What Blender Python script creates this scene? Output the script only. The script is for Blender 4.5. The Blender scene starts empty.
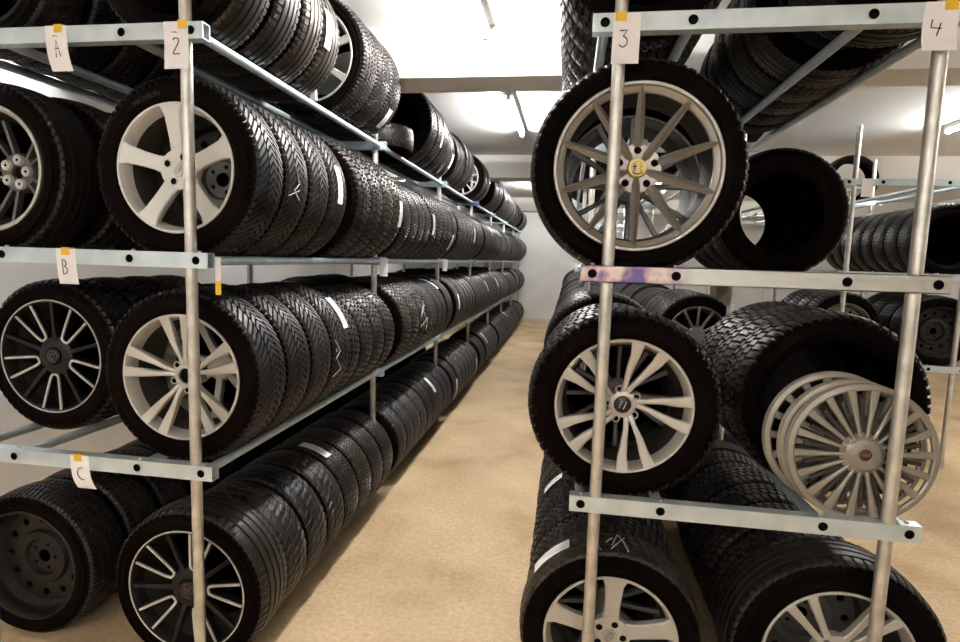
import bpy, bmesh, math, random
from math import pi, sin, cos, radians, sqrt
from mathutils import Vector, Matrix
rnd = random.Random(7)
SC = bpy.context.scene
COL = SC.collection
H = 1.70                                   # eye height above the floor

# ------------------------------------------------------------------ materials
def mat(name, base=(.5, .5, .5), rough=.5, metal=0., spec=.5, emit=None, estr=0.):
    m = bpy.data.materials.new(name); m.use_nodes = True
    b = m.node_tree.nodes['Principled BSDF']
    b.inputs['Base Color'].default_value = (*base, 1)
    b.inputs['Roughness'].default_value = rough
    b.inputs['Metallic'].default_value = metal
    b.inputs['Specular IOR Level'].default_value = spec
    if emit:
        b.inputs['Emission Color'].default_value = (*emit, 1)
        b.inputs['Emission Strength'].default_value = estr
    return m

def noise_mix(m, c1, c2, scale=5., detail=6., lo=.35, hi=.65, coord='Object', bump=0., bscale=None, extra=None):
    nt = m.node_tree; N = nt.nodes; L = nt.links; b = N['Principled BSDF']
    tc = N.new('ShaderNodeTexCoord')
    nz = N.new('ShaderNodeTexNoise'); nz.inputs['Scale'].default_value = scale; nz.inputs['Detail'].default_value = detail
    L.new(tc.outputs[coord], nz.inputs['Vector'])
    rp = N.new('ShaderNodeValToRGB'); rp.color_ramp.elements[0].position = lo; rp.color_ramp.elements[1].position = hi
    rp.color_ramp.elements[0].color = (*c1, 1); rp.color_ramp.elements[1].color = (*c2, 1)
    L.new(nz.outputs['Fac'], rp.inputs['Fac'])
    L.new(rp.outputs['Color'], b.inputs['Base Color'])
    if bump:
        n2 = N.new('ShaderNodeTexNoise'); n2.inputs['Scale'].default_value = bscale or scale * 4; n2.inputs['Detail'].default_value = 5
        L.new(tc.outputs[coord], n2.inputs['Vector'])
        bp = N.new('ShaderNodeBump'); bp.inputs['Strength'].default_value = bump; bp.inputs['Distance'].default_value = .01
        L.new(n2.outputs['Fac'], bp.inputs['Height']); L.new(bp.outputs['Normal'], b.inputs['Normal'])
    return rp

M = {}
# rubber: every tyre gets its own slightly different tone
def rubber(name, tones, rough=.6, spec=.45, dust=.5):
    m = mat(name, tones[0], rough, 0, spec); nt = m.node_tree; N = nt.nodes; L = nt.links; b = N['Principled BSDF']
    oi = N.new('ShaderNodeObjectInfo'); rp = N.new('ShaderNodeValToRGB')
    rp.color_ramp.interpolation = 'LINEAR'
    for i, c in enumerate(tones):
        if i < 2: e = rp.color_ramp.elements[i]; e.position = i / (len(tones) - 1)
        else: e = rp.color_ramp.elements.new(i / (len(tones) - 1))
        e.color = (*c, 1)
    if len(tones) > 2: rp.color_ramp.elements[1].position = 1 / (len(tones) - 1)
    L.new(oi.outputs['Random'], rp.inputs['Fac'])
    tc = N.new('ShaderNodeTexCoord'); nz = N.new('ShaderNodeTexNoise'); nz.inputs['Scale'].default_value = 9; nz.inputs['Detail'].default_value = 8
    L.new(tc.outputs['Object'], nz.inputs['Vector'])
    mp = N.new('ShaderNodeMapRange'); mp.inputs['From Min'].default_value = .35; mp.inputs['From Max'].default_value = .75
    mp.inputs['To Min'].default_value = 1 - dust * .5; mp.inputs['To Max'].default_value = 1 + dust
    L.new(nz.outputs['Fac'], mp.inputs['Value'])
    mx = N.new('ShaderNodeVectorMath'); mx.operation = 'SCALE'
    L.new(rp.outputs['Color'], mx.inputs[0]); L.new(mp.outputs['Result'], mx.inputs['Scale'])
    L.new(mx.outputs['Vector'], b.inputs['Base Color'])
    n2 = N.new('ShaderNodeTexNoise'); n2.inputs['Scale'].default_value = 120; n2.inputs['Detail'].default_value = 3
    L.new(tc.outputs['Object'], n2.inputs['Vector'])
    bp = N.new('ShaderNodeBump'); bp.inputs['Strength'].default_value = .25; bp.inputs['Distance'].default_value = .004
    L.new(n2.outputs['Fac'], bp.inputs['Height']); L.new(bp.outputs['Normal'], b.inputs['Normal'])
    return m
M['tread'] = rubber('tread_rubber', [(.008, .006, .0065), (.016, .011, .009), (.0065, .007, .0088), (.024, .017, .011), (.0105, .0075, .008)], .43, .38)
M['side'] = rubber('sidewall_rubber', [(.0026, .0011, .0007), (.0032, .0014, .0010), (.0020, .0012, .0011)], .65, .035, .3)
M['side_dull'] = rubber('dull_dark_rubber', [(.009, .007, .007), (.009, .007, .007)], .7, .12, .3)  # even dull tone for the merged tyres deep in the racks
M['letter'] = mat('raised_letters', (.02, .016, .014), .5, 0, .4)
M['alu_warm'] = mat('silver_alloy_warm', (.56, .535, .49), .38, .35)
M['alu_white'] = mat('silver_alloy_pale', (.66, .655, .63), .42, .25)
M['alu_grey'] = mat('grey_alloy', (.36, .335, .30), .34, .6)
M['cap_silver'] = mat('cap_silver_paint', (.30, .272, .232), .38, .45)
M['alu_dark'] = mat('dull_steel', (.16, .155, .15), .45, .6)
M['alu_bright'] = mat('machined_alloy', (.60, .585, .55), .4, .35)
M['black_paint'] = mat('black_wheel_paint', (.009, .0075, .0075), .4, 0, .3)
M['hole'] = mat('hole_black', (.004, .004, .004), .8, 0, .1)
M['chrome'] = mat('wheel_nut_steel', (.7, .69, .66), .25, .9)
M['gold'] = mat('badge_gold', (.62, .47, .17), .35, .6)
M['badge_red'] = mat('badge_red', (.09, .012, .010), .4)
M['badge_black'] = mat('badge_black', (.012, .012, .013), .3)
M['badge_white'] = mat('badge_cream', (.55, .50, .42), .5)
M['badge_green'] = mat('badge_green', (.10, .16, .06), .5)
M['paper'] = mat('paper', (.90, .875, .89), .75, 0, .2)
M['ink'] = mat('ink', (.02, .018, .02), .7)
M['tape'] = mat('yellow_tape', (.80, .50, .03), .5)
M['blue'] = mat('blue_tape', (.07, .16, .42), .5)
M['chalk'] = mat('chalk', (.58, .55, .52), .9, 0, .1)
M['sticker'] = mat('sticker_paper', (.80, .79, .77), .5, 0, .4)
nt = M['sticker'].node_tree; N = nt.nodes; L = nt.links
M['galv'] = mat('galvanised_steel', (.5, .52, .5), .36, .5)
noise_mix(M['galv'], (.52, .62, .67), (.68, .77, .81), 14, 4, .3, .7, bump=.12, bscale=40)
M['galv_tube'] = mat('galvanised_tube', (.5, .5, .47), .38, .7)
noise_mix(M['galv_tube'], (.50, .49, .45), (.72, .70, .65), 22, 6, .3, .7, bump=.2, bscale=60)
# heat tinted zinc: purple and straw patches that belong to that bar
M['galv_tint'] = mat('tinted_steel', (.5, .45, .5), .36, .75)
rp = noise_mix(M['galv_tint'], (.15, .12, .26), (.66, .58, .50), 13, 3, .47, .66)
e = rp.color_ramp.elements.new(.56); e.color = (.46, .27, .34, 1)
nt = M['galv_tint'].node_tree; N = nt.nodes; L = nt.links; tc = N.new('ShaderNodeTexCoord'); sx = N.new('ShaderNodeSeparateXYZ'); L.new(tc.outputs['Object'], sx.inputs[0])
mp = N.new('ShaderNodeMapRange'); mp.inputs['From Min'].default_value = .26; mp.inputs['From Max'].default_value = .36; L.new(sx.outputs['X'], mp.inputs['Value'])
mx = N.new('ShaderNodeMix'); mx.data_type = 'RGBA'; L.new(mp.outputs['Result'], mx.inputs['Factor']); L.new(rp.outputs['Color'], mx.inputs['A']); mx.inputs['B'].default_value = (.62, .63, .60, 1)
L.new(mx.outputs['Result'], N['Principled BSDF'].inputs['Base Color'])
M['bolt'] = mat('zinc_bolt', (.6, .6, .57), .4, .8)
M['lamp_body'] = mat('lamp_enamel', (.75, .74, .72), .5)
M['tube'] = mat('lit_tube', (1, 1, 1), .5, emit=(1., .985, .96), estr=1.)
M['wall'] = mat('white_paint_wall', (.72, .72, .72), .8, 0, .2)
noise_mix(M['wall'], (.68, .685, .69), (.76, .76, .755), 1.3, 6, bump=.05, bscale=60)
M['ceil'] = mat('white_paint_ceiling', (.78, .775, .76), .8, 0, .2)
M['beam'] = mat('white_paint_beam', (.78, .76, .73), .8, 0, .2)
M['pillar'] = mat('brown_pillar', (.16, .115, .09), .7)
M['skirt'] = mat('cream_skirting', (.62, .56, .45), .7)
M['floor'] = mat('sandy_concrete', (.5, .38, .23), .62, 0, .3)
rp = noise_mix(M['floor'], (.47, .32, .165), (.72, .53, .32), 1.6, 10, .3, .72, bump=.12, bscale=45)
e = rp.color_ramp.elements.new(.47); e.color = (.60, .435, .255, 1)
# fine grain over the floor colour
nt = M['floor'].node_tree; N = nt.nodes; L = nt.links; b = N['Principled BSDF']
tc = N.new('ShaderNodeTexCoord'); nz = N.new('ShaderNodeTexNoise'); nz.inputs['Scale'].default_value = 38; nz.inputs['Detail'].default_value = 8; nz.inputs['Roughness'].default_value = .7
L.new(tc.outputs['Object'], nz.inputs['Vector'])
mp = N.new('ShaderNodeMapRange'); mp.inputs['From Min'].default_value = .3; mp.inputs['From Max'].default_value = .7; mp.inputs['To Min'].default_value = .74; mp.inputs['To Max'].default_value = 1.14
L.new(nz.outputs['Fac'], mp.inputs['Value'])
vm = N.new('ShaderNodeVectorMath'); vm.operation = 'SCALE'; L.new(rp.outputs['Color'] if False else [n for n in N if n.type == 'VALTORGB'][0].outputs['Color'], vm.inputs[0]); L.new(mp.outputs['Result'], vm.inputs['Scale'])
L.new(vm.outputs['Vector'], b.inputs['Base Color'])

# ------------------------------------------------------------------ mesh helpers
class MB:
    """collects faces, becomes one mesh"""
    def __init__(s): s.v = []; s.f = []; s.m = []
    def add(s, vs, fs, mi=0):
        o = len(s.v); s.v += [tuple(p) for p in vs]
        s.f += [tuple(i + o for i in f) for f in fs]; s.m += [mi] * len(fs)
    def box(s, x0, x1, y0, y1, z0, z1, mi=0):
        s.add([(x0, y0, z0), (x1, y0, z0), (x1, y1, z0), (x0, y1, z0), (x0, y0, z1), (x1, y0, z1), (x1, y1, z1), (x0, y1, z1)],
              [(0, 3, 2, 1), (4, 5, 6, 7), (0, 1, 5, 4), (1, 2, 6, 5), (2, 3, 7, 6), (3, 0, 4, 7)], mi)
    def tube(s, pts, r, n=10, mi=0, cap=True):
        pts = [Vector(p) for p in pts]; rings = []
        for i, p in enumerate(pts):
            d = (pts[min(i + 1, len(pts) - 1)] - pts[max(i - 1, 0)]).normalized()
            a = d.orthogonal().normalized() if i == 0 else (pa - d * pa.dot(d)).normalized()
            pa = a; b = d.cross(a)
            rings.append([p + (a * cos(2 * pi * k / n) + b * sin(2 * pi * k / n)) * r for k in range(n)])
        vs = [q for R in rings for q in R]; fs = []
        for i in range(len(pts) - 1):
            for k in range(n):
                fs.append((i * n + k, i * n + (k + 1) % n, (i + 1) * n + (k + 1) % n, (i + 1) * n + k))
        if cap: fs.append(tuple(range(n - 1, -1, -1))); fs.append(tuple((len(pts) - 1) * n + k for k in range(n)))
        s.add(vs, fs, mi)
    def revolve(s, prof, n=64, mi=0, closed=False, a0=0, a1=2 * pi):
        """profile of (y, r) turned about the Y axis"""
        full = abs(a1 - a0 - 2 * pi) < 1e-6; k = len(prof); vs = []; fs = []; na = n if full else n + 1
        for i in range(na):
            a = a0 + (a1 - a0) * i / n
            for (y, r) in prof: vs.append((r * cos(a), y, r * sin(a)))
        for i in range(n):
            j = (i + 1) % na
            for q in range(k if closed else k - 1):
                q2 = (q + 1) % k
                fs.append((i * k + q, i * k + q2, j * k + q2, j * k + q))
        s.add(vs, fs, mi)
    def disc(s, y, r, n=24, mi=0, cx=0, cz=0):
        s.add([(cx + r * cos(2 * pi * i / n), y, cz + r * sin(2 * pi * i / n)) for i in range(n)], [tuple(range(n))], mi)
    def mesh(s, name, mats, sharp=35):
        me = bpy.data.meshes.new(name); me.from_pydata(s.v, [], s.f)
        for m in (mats if isinstance(mats, (list, tuple)) else [mats]): me.materials.append(m)
        me.polygons.foreach_set('material_index', s.m)
        bm = bmesh.new(); bm.from_mesh(me); bmesh.ops.recalc_face_normals(bm, faces=bm.faces); bm.to_mesh(me); bm.free()
        me.polygons.foreach_set('use_smooth', [sharp > 0] * len(me.polygons))
        if sharp: me.set_sharp_from_angle(angle=radians(sharp))
        me.update(); return me

def link(name, me, parent=None, loc=(0, 0, 0), rot=(0, 0, 0)):
    o = bpy.data.objects.new(name, me); COL.objects.link(o); o.parent = parent; o.location = loc; o.rotation_euler = rot
    return o
def tag(o, label, cat, group=None, kind=None):
    o['label'] = label; o['category'] = cat
    if group: o['group'] = group
    if kind: o['kind'] = kind
    return o
def structure(name, mb, m, sharp=0):
    o = link(name, mb.mesh(name, m, sharp)); o['kind'] = 'structure'; return o
def plate(outer, holes, y0, y1, mi=0, mb=None):
    """flat plate in the XZ plane with round holes, given thickness along Y"""
    bm = bmesh.new()
    def loop(pts):
        vs = [bm.verts.new((x, y0, z)) for x, z in pts]
        return [bm.edges.new((vs[i], vs[(i + 1) % len(vs)])) for i in range(len(vs))]
    es = loop(outer)
    for (cx, cz, r) in holes:
        es += loop([(cx + r * cos(2 * pi * i / 20), cz + r * sin(2 * pi * i / 20)) for i in range(20)])
    bmesh.ops.triangle_fill(bm, edges=es, use_beauty=True, use_dissolve=False)
    ret = bmesh.ops.extrude_face_region(bm, geom=list(bm.faces))
    for v in ret['geom']:
        if isinstance(v, bmesh.types.BMVert): v.co.y = y1
    bm.verts.index_update()
    mb.add([v.co[:] for v in bm.verts], [[v.index for v in f.verts] for f in bm.faces], mi); bm.free()
def circ(r, n=40): return [(r * cos(2 * pi * i / n), r * sin(2 * pi * i / n)) for i in range(n)]

# ------------------------------------------------------------------ tyres
KINDS = {  # pitches, groove positions (half width, depth), shear, lateral depth inside / shoulder, stagger
    'vee':   dict(P=70, circ=[(-.38, .035), (.38, .035)], shear='v', amp=2.7, lat=.009, sh=.011, stag=.5),
    'arrow': dict(P=64, circ=[(-.22, .03), (.22, .03), (-.62, .02), (.62, .02)], shear='v', amp=1.5, lat=.006, sh=.009, stag=.5),
    'block': dict(P=58, circ=[(-.52, .05), (0, .05), (.52, .05)], shear='d', amp=.5, lat=.009, sh=.011, stag=.5),
    'sipe':  dict(P=92, circ=[(-.60, .045), (-.2, .045), (.2, .045), (.60, .045)], shear='d', amp=.7, lat=.0045, sh=.006, stag=.33),
    'rib':   dict(P=64, circ=[(-.62, .06), (-.21, .065), (.21, .065), (.62, .06)], shear='d', amp=.25, lat=.0, sh=.005, stag=.4),
    'worn':  dict(P=48, circ=[(-.5, .04), (0, .045), (.5, .04)], shear='d', amp=1.2, lat=.0015, sh=.003, stag=.3),
}
KLAB = {'vee': 'arrow-tread winter tyre', 'arrow': 'fine arrow-tread tyre', 'block': 'block-tread winter tyre', 'sipe': 'small-block tread tyre', 'rib': 'ribbed summer tyre', 'worn': 'worn smooth-tread tyre'}
_tc = {}
def tyre_mesh(R, W, Rr, kind, lod=0):
    key = (round(R, 4), round(W, 4), round(Rr, 4), kind, lod)
    if key in _tc: return _tc[key]
    K = KINDS[kind]; Tw = .385 * W; mid = (R + Rr) / 2
    cols = []                                # y, r, lateral groove depth, phase
    def crown(t): return R - .0075 * t * t
    edges = [-1.0]
    ribs = []; last = -1.0
    for c, hw in K['circ']: ribs.append((last, c - hw)); last = c + hw
    ribs.append((last, 1.0))
    def sh(t):
        return -K['amp'] * abs(t) if K['shear'] == 'v' else K['amp'] * t * (1 if True else 0)
    tread = []
    for i, (a, b) in enumerate(ribs):
        shoulder = i in (0, len(ribs) - 1); d = K['sh'] if shoulder else K['lat']; ph = K['stag'] * (i % 2)
        n = 3 if lod == 0 else 2
        for q in range(n):
            t = a + (b - a) * q / (n - 1); tread.append((t * Tw, crown(t), d, sh(t) + ph))
        if i < len(ribs) - 1:
            nb = ribs[i + 1][0]; gd = .0075 if kind != 'worn' else .003
            tread.append(((b + .008) * Tw, crown(b) - gd, 0, sh(b) + ph)); ph2 = K['stag'] * ((i + 1) % 2)
            tread.append(((nb - .008) * Tw, crown(nb) - gd, 0, sh(nb) + ph2))
    def side(s, ph):
        d = K['sh']
        return [(s * .428 * W, R - .018, d * .7, ph), (s * .455 * W, R - .034, d * .2, ph), (s * .460 * W, R - .038, 0, ph),
                (s * .482 * W, R - .052, 0, ph), (s * .499 * W, mid + .012, 0, ph), (s * .4985 * W, mid + .002, 0, ph),
                (s * .494 * W, mid + .001, 0, ph), (s * .492 * W, Rr + .036, 0, ph), (s * .497 * W, Rr + .034, 0, ph), (s * .488 * W, Rr + .024, 0, ph),
                (s * .468 * W, Rr + .016, 0, ph), (s * .44 * W, Rr + .009, 0, ph), (s * .415 * W, Rr - .002, 0, ph), (s * .36 * W, Rr - .005, 0, ph), (s * .35 * W, Rr + .006, 0, ph)]
    pl, pr = tread[0][3], tread[-1][3]
    L_ = side(-1, pl); R_ = side(1, pr)
    cols = L_[::-1] + tread + R_ + [(.42 * W, Rr + .03, 0, pr), (.45 * W, mid, 0, pr), (.38 * W, R - .03, 0, pr), (0, R - .02, 0, (pl + pr) / 2), (-.38 * W, R - .03, 0, pl), (-.45 * W, mid, 0, pl), (-.42 * W, Rr + .03, 0, pl)]
    P = K['P']; fr = [(0, 0), (.64, 0), (.70, 1), (.94, 1)]
    if kind == 'sipe': fr = [(0, 0), (.6, 0), (.68, 1), (.92, 1)]
    nC = len(cols); vs = []; fs = []
    for p in range(P):
        for (f, low) in fr:
            for (y, r, d, ph) in cols:
                rr = r - (d if low else 0); a = 2 * pi * (p + f + ph) / P
                vs.append((rr * cos(a), y, rr * sin(a)))
    nA = P * len(fr); mi = []
    t0 = len(L_) - 1; t1 = t0 + len(tread)
    for i in range(nA):
        j = (i + 1) % nA
        for q in range(nC):
            q2 = (q + 1) % nC
            fs.append((i * nC + q, i * nC + q2, j * nC + q2, j * nC + q)); mi.append(0 if t0 <= q < t1 else 1)
    me = bpy.data.meshes.new('tyre_' + kind); me.from_pydata(vs, [], fs)
    me.materials.append(M['tread']); me.materials.append(M['side'])
    me.polygons.foreach_set('material_index', mi)
    me.polygons.foreach_set('use_smooth', [True] * len(fs)); me.set_sharp_from_angle(angle=radians(38)); me.update()
    _tc[key] = me; return me

def sticker_mesh(R, th0, th1, y0, y1, printed=True):
    mb = MB(); n = 10; r = R + .0005
    vs = []; fs = []
    for i in range(n + 1):
        a = th0 + (th1 - th0) * i / n
        for y in (y0, y1):
            for rr in (r, r + .0016): vs.append((rr * cos(a), y, rr * sin(a)))
    for i in range(n):
        o = i * 4; q = o + 4
        fs += [(o + 1, q + 1, q + 3, o + 3), (o, o + 2, q + 2, q), (o, q, q + 1, o + 1), (o + 2, o + 3, q + 3, q + 2)]
    fs += [(0, 1, 3, 2), (n * 4, n * 4 + 2, n * 4 + 3, n * 4 + 1)]
    mb.add(vs, fs)
    if printed:          # rows of faint print
        for k in range(3):
            yy = y0 + (y1 - y0) * (.25 + .22 * k); a0 = th0 + (th1 - th0) * (.1 + .05 * k); a1 = th0 + (th1 - th0) * (.5 + .12 * k)
            vs = []
            for i in range(7):
                a = a0 + (a1 - a0) * i / 6
                for y in (yy, yy + .0022): vs.append(((r + .002) * cos(a), y, (r + .002) * sin(a)))
            mb.add(vs, [(2 * i, 2 * i + 2, 2 * i + 3, 2 * i + 1) for i in range(6)], 1)
    return mb.mesh('sticker', [M['sticker'], M['letter']], 30)

def chalk_mesh(R, strokes, spin=0):
    mb = MB()
    for st in strokes:
        pts = []
        for i in range(len(st) - 1):
            for k in range(5):
                t = k / 4; a = st[i][0] + (st[i + 1][0] - st[i][0]) * t + spin; y = st[i][1] + (st[i + 1][1] - st[i][1]) * t
                pts.append((R * 1.002 * cos(a), y, R * 1.002 * sin(a)))
        mb.tube(pts, .0022, 5)
    return mb.mesh('chalk', M['chalk'], 0)

# ------------------------------------------------------------------ rims
def spoke(mb, phi, st, mi=0, bev=.006, ridge=0.):
    """st: stations (radius, half width, front y, thickness, sideways offset)"""
    c, s = cos(phi), sin(phi); vs = []; fs = []
    def P(r, t, y): return (r * c - t * s, y, r * s + t * c)
    for (r, w, yf, th, off) in st:
        b = min(bev, w * .45)
        sec = [(-w * .9, yf + th), (-w, yf + b), (-w + b, yf), (0, yf - ridge), (w - b, yf), (w, yf + b), (w * .9, yf + th)]
        vs += [P(r, off + x, y) for x, y in sec]
    k = 7
    for i in range(len(st) - 1):
        for q in range(k):
            q2 = (q + 1) % k; fs.append((i * k + q, i * k + q2, (i + 1) * k + q2, (i + 1) * k + q))
    fs.append(tuple(range(k))); fs.append(tuple((len(st) - 1) * k + q for q in range(k)))
    mb.add(vs, fs, mi)

M['dust'] = mat('dust_shade_metal', (.035, .028, .022), .6, .2)  # dusty brown, with the shade deep inside the barrel put into the colour
def inner_barrel(W, Rr):
    mb = MB(); mb.revolve([(-.475 * W + .052, Rr - .0165), (-.18 * W, Rr - .0195), (0, Rr - .0315), (.3 * W, Rr - .0315), (.40 * W, Rr - .0135), (.46 * W, Rr - .0055)], 72); return mb.mesh('inner_barrel', M['dust'], 35)
def barrel(W, Rr, lip=.010):
    f = -.475 * W
    return [(f + .012, Rr + lip - .002), (f + .003, Rr + lip), (f, Rr + lip - .003), (f + .001, Rr + lip * .1), (f + .010, Rr - .004), (f + .03, Rr - .010), (-.18 * W, Rr - .018), (.0, Rr - .03),
            (.3 * W, Rr - .03), (.40 * W, Rr - .012), (.46 * W, Rr - .004), (.475 * W, Rr + lip), (.46 * W, Rr + lip), (.44 * W, Rr - .001), (.35 * W, Rr - .006), (.28 * W, Rr - .024), (0, Rr - .024), (-.18 * W, Rr - .012), (f + .035, Rr - .005), (f + .018, Rr - .001)]

def text_mesh(s, size, ext=.0006):
    cu = bpy.data.curves.new('t', 'FONT'); cu.body = s; cu.size = size; cu.align_x = 'CENTER'; cu.align_y = 'CENTER'; cu.extrude = ext; cu.resolution_u = 2
    o = bpy.data.objects.new('t', cu); COL.objects.link(o); dg = bpy.context.evaluated_depsgraph_get(); dg.update()
    me = bpy.data.meshes.new_from_object(o.evaluated_get(dg)); bpy.data.objects.remove(o); bpy.data.curves.remove(cu)
    return me
def text_into(mb, s, size, y, mi, cz=0, cx=0):
    me = text_mesh(s, size)
    mb.add([(v.co.x + cx, y - v.co.z, v.co.y + cz) for v in me.vertices], [tuple(p.vertices) for p in me.polygons], mi)
    bpy.data.meshes.remove(me)

_rc = {}
def rim(style, W, Rr, ph):
    """list of (part name, mesh, children[(name, mesh, label)]) in wheel space, front = -Y"""
    key = (style, W, Rr, ph)
    if key in _rc: return _rc[key]
    f = -.475 * W; ph = radians(ph); out = []; tau = 2 * pi
    body = MB(); kids = []
    def kid(name, mb, m, sharp=35, label=None): kids.append((name, mb.mesh(name, m, sharp), label))
    main = M['alu_warm']
    if style in ('five', 'five_b'):
        main = M['alu_white'] if style == 'five' else M['alu_warm']
        body.revolve(barrel(W, Rr), 96, 0, True)
        nl = 4 if style == 'five' else 5
        hb = MB(); lug = [(.049 * cos(ph + tau * (i + .5) / nl + .3), .049 * sin(ph + tau * (i + .5) / nl + .3), .0125) for i in range(nl)]
        plate(circ(.074), lug + [(0, 0, .028)], f + .026, f + .060, 0, hb); kid('hub', hb, main)
        for (lx, lz, lr) in lug:
            l = MB(); l.disc(f + .0252, lr * 1.02, 18, 0, lx, lz); t = MB(); t.revolve([(f + .0235, lr * 1.0), (f + .0225, lr * 1.12), (f + .026, lr * 1.22)], 18); l.add([(p[0] + lx, p[1], p[2] + lz) for p in t.v], t.f, 1); kid('lug_hole', l, [M['hole'], main])
        for i in range(5):
            sp = MB(); a = ph + tau * i / 5
            spoke(sp, a, [(.052, .040, f + .034, .03, 0), (.070, .032, f + .029, .03, 0), (.095, .028, f + .022, .034, 0), (.14, .0285, f + .014, .034, 0), (Rr - .03, .034, f + .008, .03, 0), (Rr - .012, .042, f + .005, .02, 0), (Rr + .001, .050, f + .002, .012, 0)], bev=.005)
            kid('spoke', sp, main)
        cp = MB(); cp.revolve([(f + .022, 0), (f + .022, .020), (f + .020, .024), (f + .022, .0265), (f + .03, .029), (f + .05, .029)], 32)
        # oval emblem ring with a slanted script bar
        ov = [(.019 * cos(t) * cos(.9) - .0095 * sin(t) * sin(.9), f + .0205, .019 * cos(t) * sin(.9) + .0095 * sin(t) * cos(.9)) for t in [tau * i / 20 for i in range(21)]]
        cp.tube(ov, .0011, 6, 1)
        cp.tube([(-.010, f + .0205, -.007), (-.006, f + .0205, -.008), (-.004, f + .0205, -.001), (.001, f + .0205, -.003), (.003, f + .0205, .005), (.009, f + .0205, .008)], .0011, 5, 1)
        kid('centre_cap', cp, [main, M['alu_dark']])
    elif style in ('pairs', 'twist'):
        main = M['alu_warm']
        body.revolve(barrel(W, Rr), 96, 0, True); tw = .016 if style == 'twist' else 0
        hb = MB(); hb.revolve([(f + .034, .030), (f + .030, .034), (f + .034, .046), (f + .055, .050), (f + .08, .05)], 40); hb.revolve([(f + .034, .030), (f + .08, .030)], 40); kid('hub', hb, main)
        for i in range(5):
            for sgn in (-1, 1):
                sp = MB(); a = ph + tau * i / 5 + sgn * radians(10.5 + (1.5 if style == 'twist' else 0))
                ins = -sgn * .003
                spoke(sp, a, [(.034, .010, f + .042, .03, -sgn * .001 + tw * .6), (.055, .0095, f + .030, .03, ins + tw * .7), (.085, .0085, f + .022, .03, ins + tw * .6), (.13, .0115, f + .015, .03, tw * .4), (.18, .0165, f + .009, .026, 0), (Rr - .012, .021, f + .004, .018, 0), (Rr + .002, .0225, f + .001, .01, 0)], bev=.004, ridge=.0015)
                kid('spoke', sp, main)
        for i in range(5):
            a = ph + tau * (i + .5) / 5; l = MB(); x, z = .055 * cos(a), .055 * sin(a)
            pr = [(f + .036, .0095), (f + .033, .0125), (f + .035, .0150), (f + .07, .0155)]
            t = MB(); t.revolve(pr, 20); l.add([(p[0] + x, p[1], p[2] + z) for p in t.v], t.f, 0)
            t = MB(); t.revolve([(f + .036, .0095), (f + .058, .0095), (f + .058, 0)], 20); l.add([(p[0] + x, p[1], p[2] + z) for p in t.v], t.f, 1)
            kid('lug_hole', l, [main, M['hole']])
        cp = MB()
        if style == 'twist':
            cp.revolve([(f + .030, 0), (f + .030, .024), (f + .034, .030)], 32, 0)
            cp.tube([(-.012, f + .029, -.012), (-.004, f + .029, .012), (-.001, f + .029, .014)], .0014, 6, 1); cp.tube([(.012, f + .029, .012), (.004, f + .029, -.012), (.001, f + .029, -.014)], .0014, 6, 1)
            kid('centre_cap', cp, [M['badge_black'], M['chrome']], label='black centre cap')
        else:
            cp.revolve([(f + .044, 0), (f + .044, .030)], 32, 0); kid('centre_bore', cp, M['hole'], label='open black centre bore')
    elif style in ('pocket', 'pocket_red'):
        main = M['black_paint']
        body.revolve(barrel(W, Rr), 96, 0, True)
        lp = MB(); lp.revolve([(f + .004, Rr + .0105), (f - .001, Rr + .0105), (f - .0016, Rr + .007), (f + .002, Rr + .0035)], 96, 0, False); kid('lip', lp, M['alu_bright'], label='bright machined rim lip')
        hb = MB(); hb.revolve([(f + .028, .03), (f + .018, .045), (f + .020, .070), (f + .03, .084), (f + .07, .088)], 48); kid('hub', hb, main)
        hw = radians(11)
        for i in range(5):
            c = ph + tau * i / 5; u = MB(); ro = Rr + .004; ri = .084
            # U shaped bright edge: two lines meeting near the hub
            def pt(r, a): return Vector((r * cos(a), f + .004 + (ro - r) * .10, r * sin(a)))
            path = [pt(ro, c - hw), pt(.16, c - hw * 1.02), pt(.105, c - hw * 1.0), pt(.088, c - hw * .8), pt(ri, c), pt(.088, c + hw * .8), pt(.105, c + hw * 1.0), pt(.16, c + hw * 1.02), pt(ro, c + hw)]
            for mi, w, dy, th in ((0, .0048, 0, .005), (1, .0085, .005, .03)):
                vs = []
                for k, p in enumerate(path):
                    d = path[min(k + 1, 8)] - path[max(k - 1, 0)]; d.y = 0; d.normalize(); nrm = Vector((-d.z, 0, d.x))
                    for x, y in ((-w, th), (-w, 0), (w, 0), (w, th)): vs.append(p + nrm * x + Vector((0, dy + y, 0)))
                fs = []
                for k in range(8):
                    for q in range(4): fs.append((k * 4 + q, k * 4 + (q + 1) % 4, k * 4 + 4 + (q + 1) % 4, k * 4 + 4 + q))
                u.add(vs, fs + [(0, 1, 2, 3), (32, 33, 34, 35)], mi)
            kid('spoke', u, [M['alu_bright'], main], 30, 'spoke pair with bright machined edge')
            sp = MB(); spoke(sp, c + tau / 10, [(.06, .013, f + .024, .03, 0), (.12, .0085, f + .016, .03, 0), (Rr, .0085, f + .006, .02, 0)], bev=.003); kid('spoke', sp, main, label='plain black spoke')
        cp = MB(); cp.revolve([(f + .012, 0), (f + .012, .026), (f + .016, .032), (f + .03, .034)], 36, 0)
        cp.tube([(.024 * cos(t), f + .0115, .024 * sin(t)) for t in [tau * i / 28 for i in range(29)]], .0012, 6, 1)
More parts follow.
